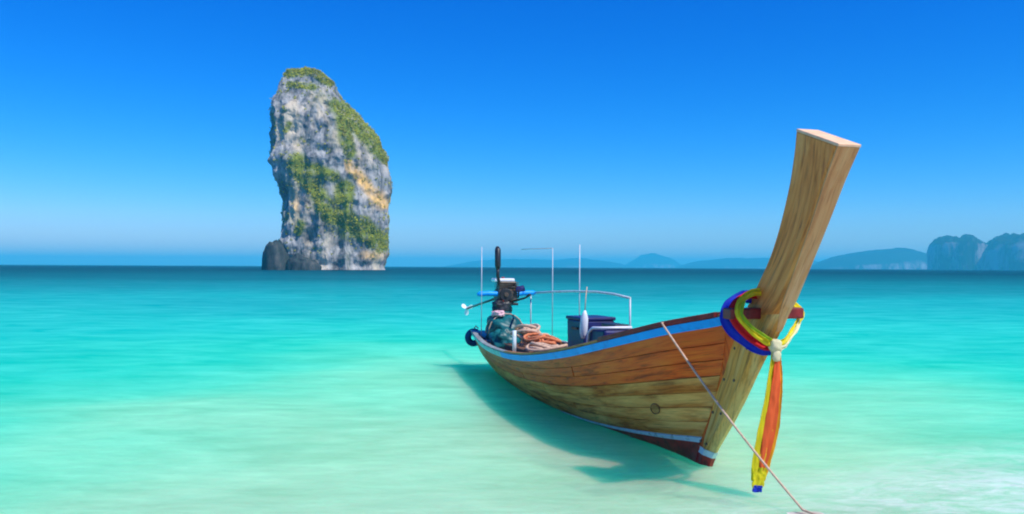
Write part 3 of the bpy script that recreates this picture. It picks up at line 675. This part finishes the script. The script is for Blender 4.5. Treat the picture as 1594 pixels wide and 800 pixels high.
# ================================================================== LIMESTONE ROCK
D = 350.0; PX = D/1300
def horizon(px): return 415.5+(px-797)*.00503
def wx(px, d): return (px-797)/1300*d
def wz(px, py, d): return 1.7+(horizon(px)-py)/1300*d
lefty = [107, 112, 120, 135, 170, 210, 235, 260, 290, 310, 340, 372, 400, 416]
leftx = [468, 452, 440, 431, 421, 417, 421, 426, 432, 437, 441, 440, 438, 440]
righty = [107, 112, 125, 150, 172, 195, 220, 250, 275, 300, 340, 380, 416]
rightx = [478, 495, 512, 529, 552, 575, 588, 597, 602, 602, 601, 602, 602]
cornx = [458, 450, 446, 444, 441, 440, 442, 446, 452, 458, 462, 464, 474, 478]
t = NT('limestone'); at = t.n('ShaderNodeAttribute', attribute_name='zone'); sep = t.n('ShaderNodeSeparateColor'); t.l(at.outputs[0], sep.inputs[0])
pits = t.noise(t.map((1, 1, .45)), .20, 7, .68, .8)
c = t.ramp(pits, [(.33, (.045, .046, .05)), (.42, (.16, .16, .16)), (.54, (.36, .355, .34)), (.72, (.58, .56, .52))])
flut = t.noise(t.map((1, 1, .16)), .5, 5, .65)
c = t.mix(t.ramp(flut, [(.36, .75), (.47, 0.0)]), c, (.07, .08, .10))
buff = t.noise(t.map((1, 1, .5), (50, 3, 9)), .09, 5, .6)
c = t.mix(t.ramp(buff, [(.52, 0.0), (.63, .7)]), c, (.70, .58, .40))
n2 = t.noise(scale=.35, detail=5)
c = t.mix(t.math('MULTIPLY', sep.outputs[1], t.ramp(n2, [(.35, .45), (.6, 1.0)])), c, t.mix(n2, (.88, .44, .05), (.90, .62, .25)))
moss = t.noise(scale=.28, detail=6, rough=.7)
c = t.mix(t.math('MULTIPLY', sep.outputs[0], t.ramp(moss, [(.36, .3), (.50, 1.0)])), c, t.mix(moss, (.09, .13, .015), (.26, .30, .03)))
c = t.mix(t.ramp(moss, [(.6, 0.0), (.7, .5)]), c, (.10, .13, .04))
t.bsdf(c, .9, .2, t.bump(t.math('ADD', pits, flut), .7, 1.0))
LIME = t.m
rock = empty('sea_stack', (wx(515, D), D, 0), 0, 'tall pale limestone sea stack with green scrub rising from the sea on the left', 'rock')
RX = rock.location.x
def veg_zone(px, py):
    """where scrub grows: summit, right shoulder, the diagonal ledge across the face, and its foot"""
    def band(x0, y0, x1, y1, w_):
        dx, dy = x1-x0, y1-y0; k = max(0, min(1, ((px-x0)*dx+(py-y0)*dy)/(dx*dx+dy*dy)))
        return max(0, 1-math.hypot(px-x0-k*dx, py-y0-k*dy)/w_)
    v = max(band(452, 116, 488, 110, 13), band(532, 172, 592, 232, 20), band(540, 190, 555, 245, 14), band(478, 262, 525, 332, 21),
            band(520, 325, 590, 372, 22), band(545, 300, 550, 360, 20), band(458, 212, 463, 202, 6), band(485, 352, 480, 362, 10), band(455, 135, 490, 140, 8),
            band(500, 270, 530, 280, 14), band(590, 240, 598, 250, 8), band(575, 345, 595, 385, 12), band(492, 118, 512, 130, 8))
    return v
def stain(px, py):
    a = max(0, 1-abs((px-552)-(py-262)*.8)/14) if 255 < py < 325 and px > 545 else 0
    b = max(0, 1-math.hypot((px-592)/14, (py-312)/20))
    c_ = max(0, 1-math.hypot((px-475)/12, (py-325)/26))*.5
    d_ = max(0, 1-math.hypot((px-585)/22, (py-398)/10))*.6
    return min(1, 1.5*max(a, b, c_, d_))
NZ, NA = 210, 250; V = []; zone = []
for j in range(NZ+1):
    k = j/NZ; py = 416-309.5*(1-(1-k)**1.15) if k < 1 else 106.5
    xl = interp(py, lefty, leftx); xr_ = interp(py, righty, rightx); xc = interp(py, lefty, cornx)
    z = wz((xl+xr_)/2, py, D)-1.0*(1-k); wd = (xr_-xl)*PX
    xl, xr_, xc = [(q-515)*PX for q in (xl, xr_, xc)]
    dep = 17*min(1, wd/40)*(1-.5*k**4)
    poly = [(xl, 2), (xl*.6+xc*.4, -dep*.45), (xc, -dep*.85), (xc*.62+xr_*.38, -dep*1.0), (xc*.2+xr_*.8, -dep*.72), (xr_, -dep*.10), (xr_*.96+xl*.04, dep*.7), (xr_*.55+xl*.45, dep*1.2), (xr_*.12+xl*.88, dep*.9)]
    M2 = len(poly); pts = []
    for i in range(NA):
        q = i/NA*M2; a = int(q); f = q-a; P0, P1, P2, P3 = [Vector(poly[(a+e_) % M2]) for e_ in (-1, 0, 1, 2)]
        pts.append(.5*((2*P1)+(-P0+P2)*f+(2*P0-5*P1+4*P2-P3)*f*f+(-P0+3*P1-3*P2+P3)*f**3))
    close = 1.0 if j < NZ-3 else (NZ-j)/3.5
    cx, cy_ = (xl+xr_)/2, 0
    for i, p in enumerate(pts):
        tg = pts[(i+1) % NA]-pts[i-1]; nr = Vector((tg.y, -tg.x)).normalized()
        q = Vector((p.x, p.y, z))
        d1 = 2.2*noise.fractal(q*.055, .8, 2.2, 3)
        d2 = 1.5*(1-2*abs(noise.noise(Vector((p.x*.16, p.y*.16, z*.035+3)))))
        d3 = 1.1*noise.fractal(Vector((p.x*.28, p.y*.28, z*.16)), .7, 2.3, 4)
        st_ = 1.1*noise.noise(Vector((p.x*.05, p.y*.05, z*.22)))
        amp = 1.0 if abs(nr.x) < .8 else .6
        dd = (d1+d2+d3+st_-(.6 if abs(nr.x) < .8 else 1.9))*amp*(.25+.75*min(1, wd/30))
        dd -= 1.6*math.exp(-((z-1.5)/1.8)**2)*(.5+noise.noise(Vector((p.x*.1, p.y*.1, 7))))
        x, y = p.x+nr.x*dd, p.y+nr.y*dd
        x = cx+(x-cx)*close; y = y*close
        zz = z+.9*noise.noise(Vector((x*.18, y*.18, z*.1+9)))*min(1, k*6)
        V.append((x, y, zz)); pxx = 515+x/PX; pyy = horizon(pxx)-(zz-1.7)/PX
        n_ = noise.noise(Vector((x*.12, y*.12, zz*.12)))
        zone.append((max(0, min(1, veg_zone(pxx, pyy)*2.2+n_*.6-.1)) if y < dep*.3 else .5, stain(pxx, pyy)))
V.append((((460+486)/2-515)*PX, 0, wz(473, 105.5, D))); zone.append((.8, 0))
Fc = [(j*NA+i, j*NA+(i+1) % NA, (j+1)*NA+(i+1) % NA, (j+1)*NA+i) for j in range(NZ) for i in range(NA)]
Fc += [(NZ*NA+i, NZ*NA+(i+1) % NA, len(V)-1) for i in range(NA)]
me = bpy.data.meshes.new('cliff'); me.from_pydata(V, [], Fc); me.materials.append(LIME)
ca = me.color_attributes.new('zone', 'FLOAT_COLOR', 'POINT'); buf = []
for a, b_ in zone: buf += [a, b_, 0, 1]
ca.data.foreach_set('color', buf)
cliff = bpy.data.objects.new('cliff', me); COL.objects.link(cliff); cliff.parent = rock
auto_smooth(cliff, 38)
# scrub: leaf clumps rooted on the cliff where it is green
t = NT('scrub_leaves'); info = t.noise(scale=.22, detail=4); big = t.noise(scale=.06, detail=2)
c = t.mix(t.ramp(info, [(.38, 0.0), (.62, 1.0)]), (.25, .27, .018), (.58, .56, .03))
c = t.mix(t.ramp(big, [(.52, 0.0), (.68, .6)]), c, (.28, .20, .03))
t.bsdf(c, .7, .2); LEAF = t.m
V2 = []; F2 = []; R_ = random.Random(3)
me.calc_loop_triangles()
for pi, p in enumerate(me.polygons):
    zv = sum(zone[i][0] for i in p.vertices)/len(p.vertices); cpt = p.center
    if cpt.y > 12 or cpt.z < 6: continue
    edge = cpt.z > 60 and R_.random() < .05
    chance = .30*max(0, zv-.45)+(0.16 if edge else 0)+(.012)
    if R_.random() > chance: continue
    c0 = cpt+p.normal*.3; r0 = R_.uniform(.35, .9)
    for q in range(11):
        d_ = Vector((R_.gauss(0, 1), R_.gauss(0, 1), R_.gauss(0, 1)+.3)).normalized()*r0*R_.uniform(.35, 1)
        a_ = Vector((R_.gauss(0, 1), R_.gauss(0, 1), R_.gauss(0, 1))).normalized(); b_ = a_.cross(d_).normalized(); s_ = R_.uniform(.16, .36)
        cc = c0+d_; k = len(V2)
        V2 += [cc-a_*s_, cc+b_*s_*.6, cc+a_*s_, cc-b_*s_*.6]; F2.append((k, k+1, k+2, k+3))
o = MB().add(V2, F2); me2 = bpy.data.meshes.new('scrub'); me2.from_pydata([tuple(v) for v in V2], [], F2); me2.materials.append(LEAF)
so2 = bpy.data.objects.new('scrub', me2); COL.objects.link(so2); so2.parent = rock; so2['kind'] = 'stuff'; so2['label'] = 'green scrub clinging to the cliff'
# low boulder at its left foot
def boulder(name, px0, px1, pyt, d, depth, mat, label, seed, cat='rock', group=None, steep=.5, rough=.18, ext=None, N1=64, N2=34):
    """rounded crag: outline in plan is an ellipse, height from a list of (px, py) along the skyline"""
    sk = pyt; x0, x1 = wx(px0, d), wx(px1, d); cx = (x0+x1)/2; hw = (x1-x0)/2; V = []
    Hm = max(wz(px, py, d) for px, py in sk)
    for j in range(N2+1):
        v = j/N2
        for i in range(N1):
            th = 2*math.pi*i/N1; r = (1-v)**1.0
            pxn = cx+hw*math.cos(th)*r
            # superellipse plan, dome height
            rad = r
            X = cx+hw*math.cos(th)*rad; Y = d+depth*math.sin(th)*rad
            px = 797+X/d*1300; top = interp(px, [s_[0] for s_ in sk], [wz(s_[0], s_[1], d) for s_ in sk])
            prof = (1-rad**(2/steep))**steep if rad < 1 else 0
            q = Vector((X/hw*2.2+seed, (Y-d)/hw*2.2, 0)); z = top*prof*(1+rough*noise.fractal(q, .8, 2.1, 4)*(1 if rad > .05 else .5))-2*(rad > .999)
            nn = noise.fractal(Vector((X/hw*3+seed, Y/hw*3, z/Hm*1.2)), .8, 2.1, 4)*rough*Hm*.45*rad
            V.append((X-cx+nn*math.cos(th), Y-d+nn*math.sin(th), z))
    Fc = [(j*N1+i, j*N1+(i+1) % N1, (j+1)*N1+(i+1) % N1, (j+1)*N1+i) for j in range(N2) for i in range(N1)]
    o = MB().add(V, Fc).build(name, mat); auto_smooth(o, 45); o.location = (cx, d, 0)
    tag(o, label, cat, group); return o
t = NT('dark_wet_rock'); n1 = t.noise(t.map((1, 1, .5)), .35, 6, .7)
t.bsdf(t.ramp(n1, [(.35, (.012, .018, .02)), (.55, (.05, .06, .06)), (.72, (.14, .13, .11))]), .8, .3, t.bump(n1, .9, 1.0)); DARK = t.m
boulder('low_rock', 409, 458, [(405, 402), (412, 388), (420, 380), (440, 378), (470, 386)], 338, 8, DARK, 'low dark rock in the sea at the left foot of the limestone stack', 2, steep=.3, rough=.18)
boulder('low_rock', 446, 500, [(440, 404), (460, 398), (480, 402), (500, 408)], 333, 4, DARK, 'flat dark ledge of rock at the front foot of the limestone stack', 5, steep=.4, rough=.3)

# ================================================================== FAR ISLANDS
t = NT('wooded_karst'); n1 = t.noise(t.map((1, 1, .4)), .018, 7, .68, .5); g = t.n('ShaderNodeNewGeometry'); sg = t.n('ShaderNodeSeparateXYZ'); t.l(g.outputs['Normal'], sg.inputs[0])
cl = t.math('MULTIPLY', t.ramp(sg.outputs[2], [(.30, 1.0), (.55, 0.0)]), t.ramp(n1, [(.44, 0.0), (.56, 1.0)]))
c = t.mix(cl, t.mix(n1, (.010, .018, .014), (.035, .042, .022)), (.34, .29, .32))
t.bsdf(c, .9, .1, t.bump(n1, .8, 12)); KARST = t.m
G = 'hazy islands on the horizon'
boulder('island', 1450, 1548, [(1450, 385), (1456, 375), (1466, 371), (1485, 369), (1510, 374), (1535, 380), (1550, 390)], 2900, 110, KARST, 'steep domed blue island with a pale cliff at its left end', 11, 'island', G, steep=.22, rough=.14, N1=120, N2=60)
boulder('island', 1538, 1680, [(1538, 384), (1550, 374), (1570, 367), (1600, 366), (1640, 372), (1680, 390)], 2750, 130, KARST, 'steep blue island cut off by the right edge of the picture', 23, 'island', G, steep=.22, rough=.14, N1=120, N2=60)
boulder('island', 1262, 1470, [(1262, 410), (1280, 402), (1310, 396), (1350, 391), (1395, 386), (1425, 391), (1455, 398), (1480, 404)], 4600, 260, KARST, 'long low sloping blue island just right of the prow', 37, 'island', G, steep=.55, rough=.10, N1=120, N2=50)
boulder('island', 968, 1065, [(968, 410), (985, 404), (1000, 398), (1020, 395), (1040, 400), (1065, 409)], 8600, 330, KARST, 'faint pale hill on the horizon between the boat and the prow', 51, 'island', G, steep=.6, rough=.12, N1=90, N2=40)
boulder('island', 1050, 1300, [(1050, 410), (1080, 404), (1120, 402), (1180, 402), (1240, 400), (1300, 404)], 6800, 300, KARST, 'very faint low coast passing behind the prow', 60, 'island', G, steep=.6, rough=.12, N1=120, N2=30)
boulder('island', 690, 985, [(690, 411), (730, 405), (800, 403), (860, 405), (900, 401), (985, 407)], 7800, 300, KARST, 'very faint low coast behind the stern of the boat', 71, 'island', G, steep=.6, rough=.12, N1=120, N2=30)

# ================================================================== HAZE
b = MB(); b.box((0, 6500, 60), (18400, 14400, 2)); b.v = []; b.f = []
b.box((0, 6150, (126-14)/2), (18600, 13300, 126+14))
t = NT('sea_air'); pv = t.n('ShaderNodeVolumePrincipled'); pv.inputs['Color'].default_value = (.08, .80, 1.0, 1)
pv.inputs['Density'].default_value = 0.00024; pv.inputs['Anisotropy'].default_value = 0.0
t.l(pv.outputs[0], t.out.inputs['Volume'])
o = b.build('haze', t.m); tag(o, kind='stuff', label='thin blue sea haze')
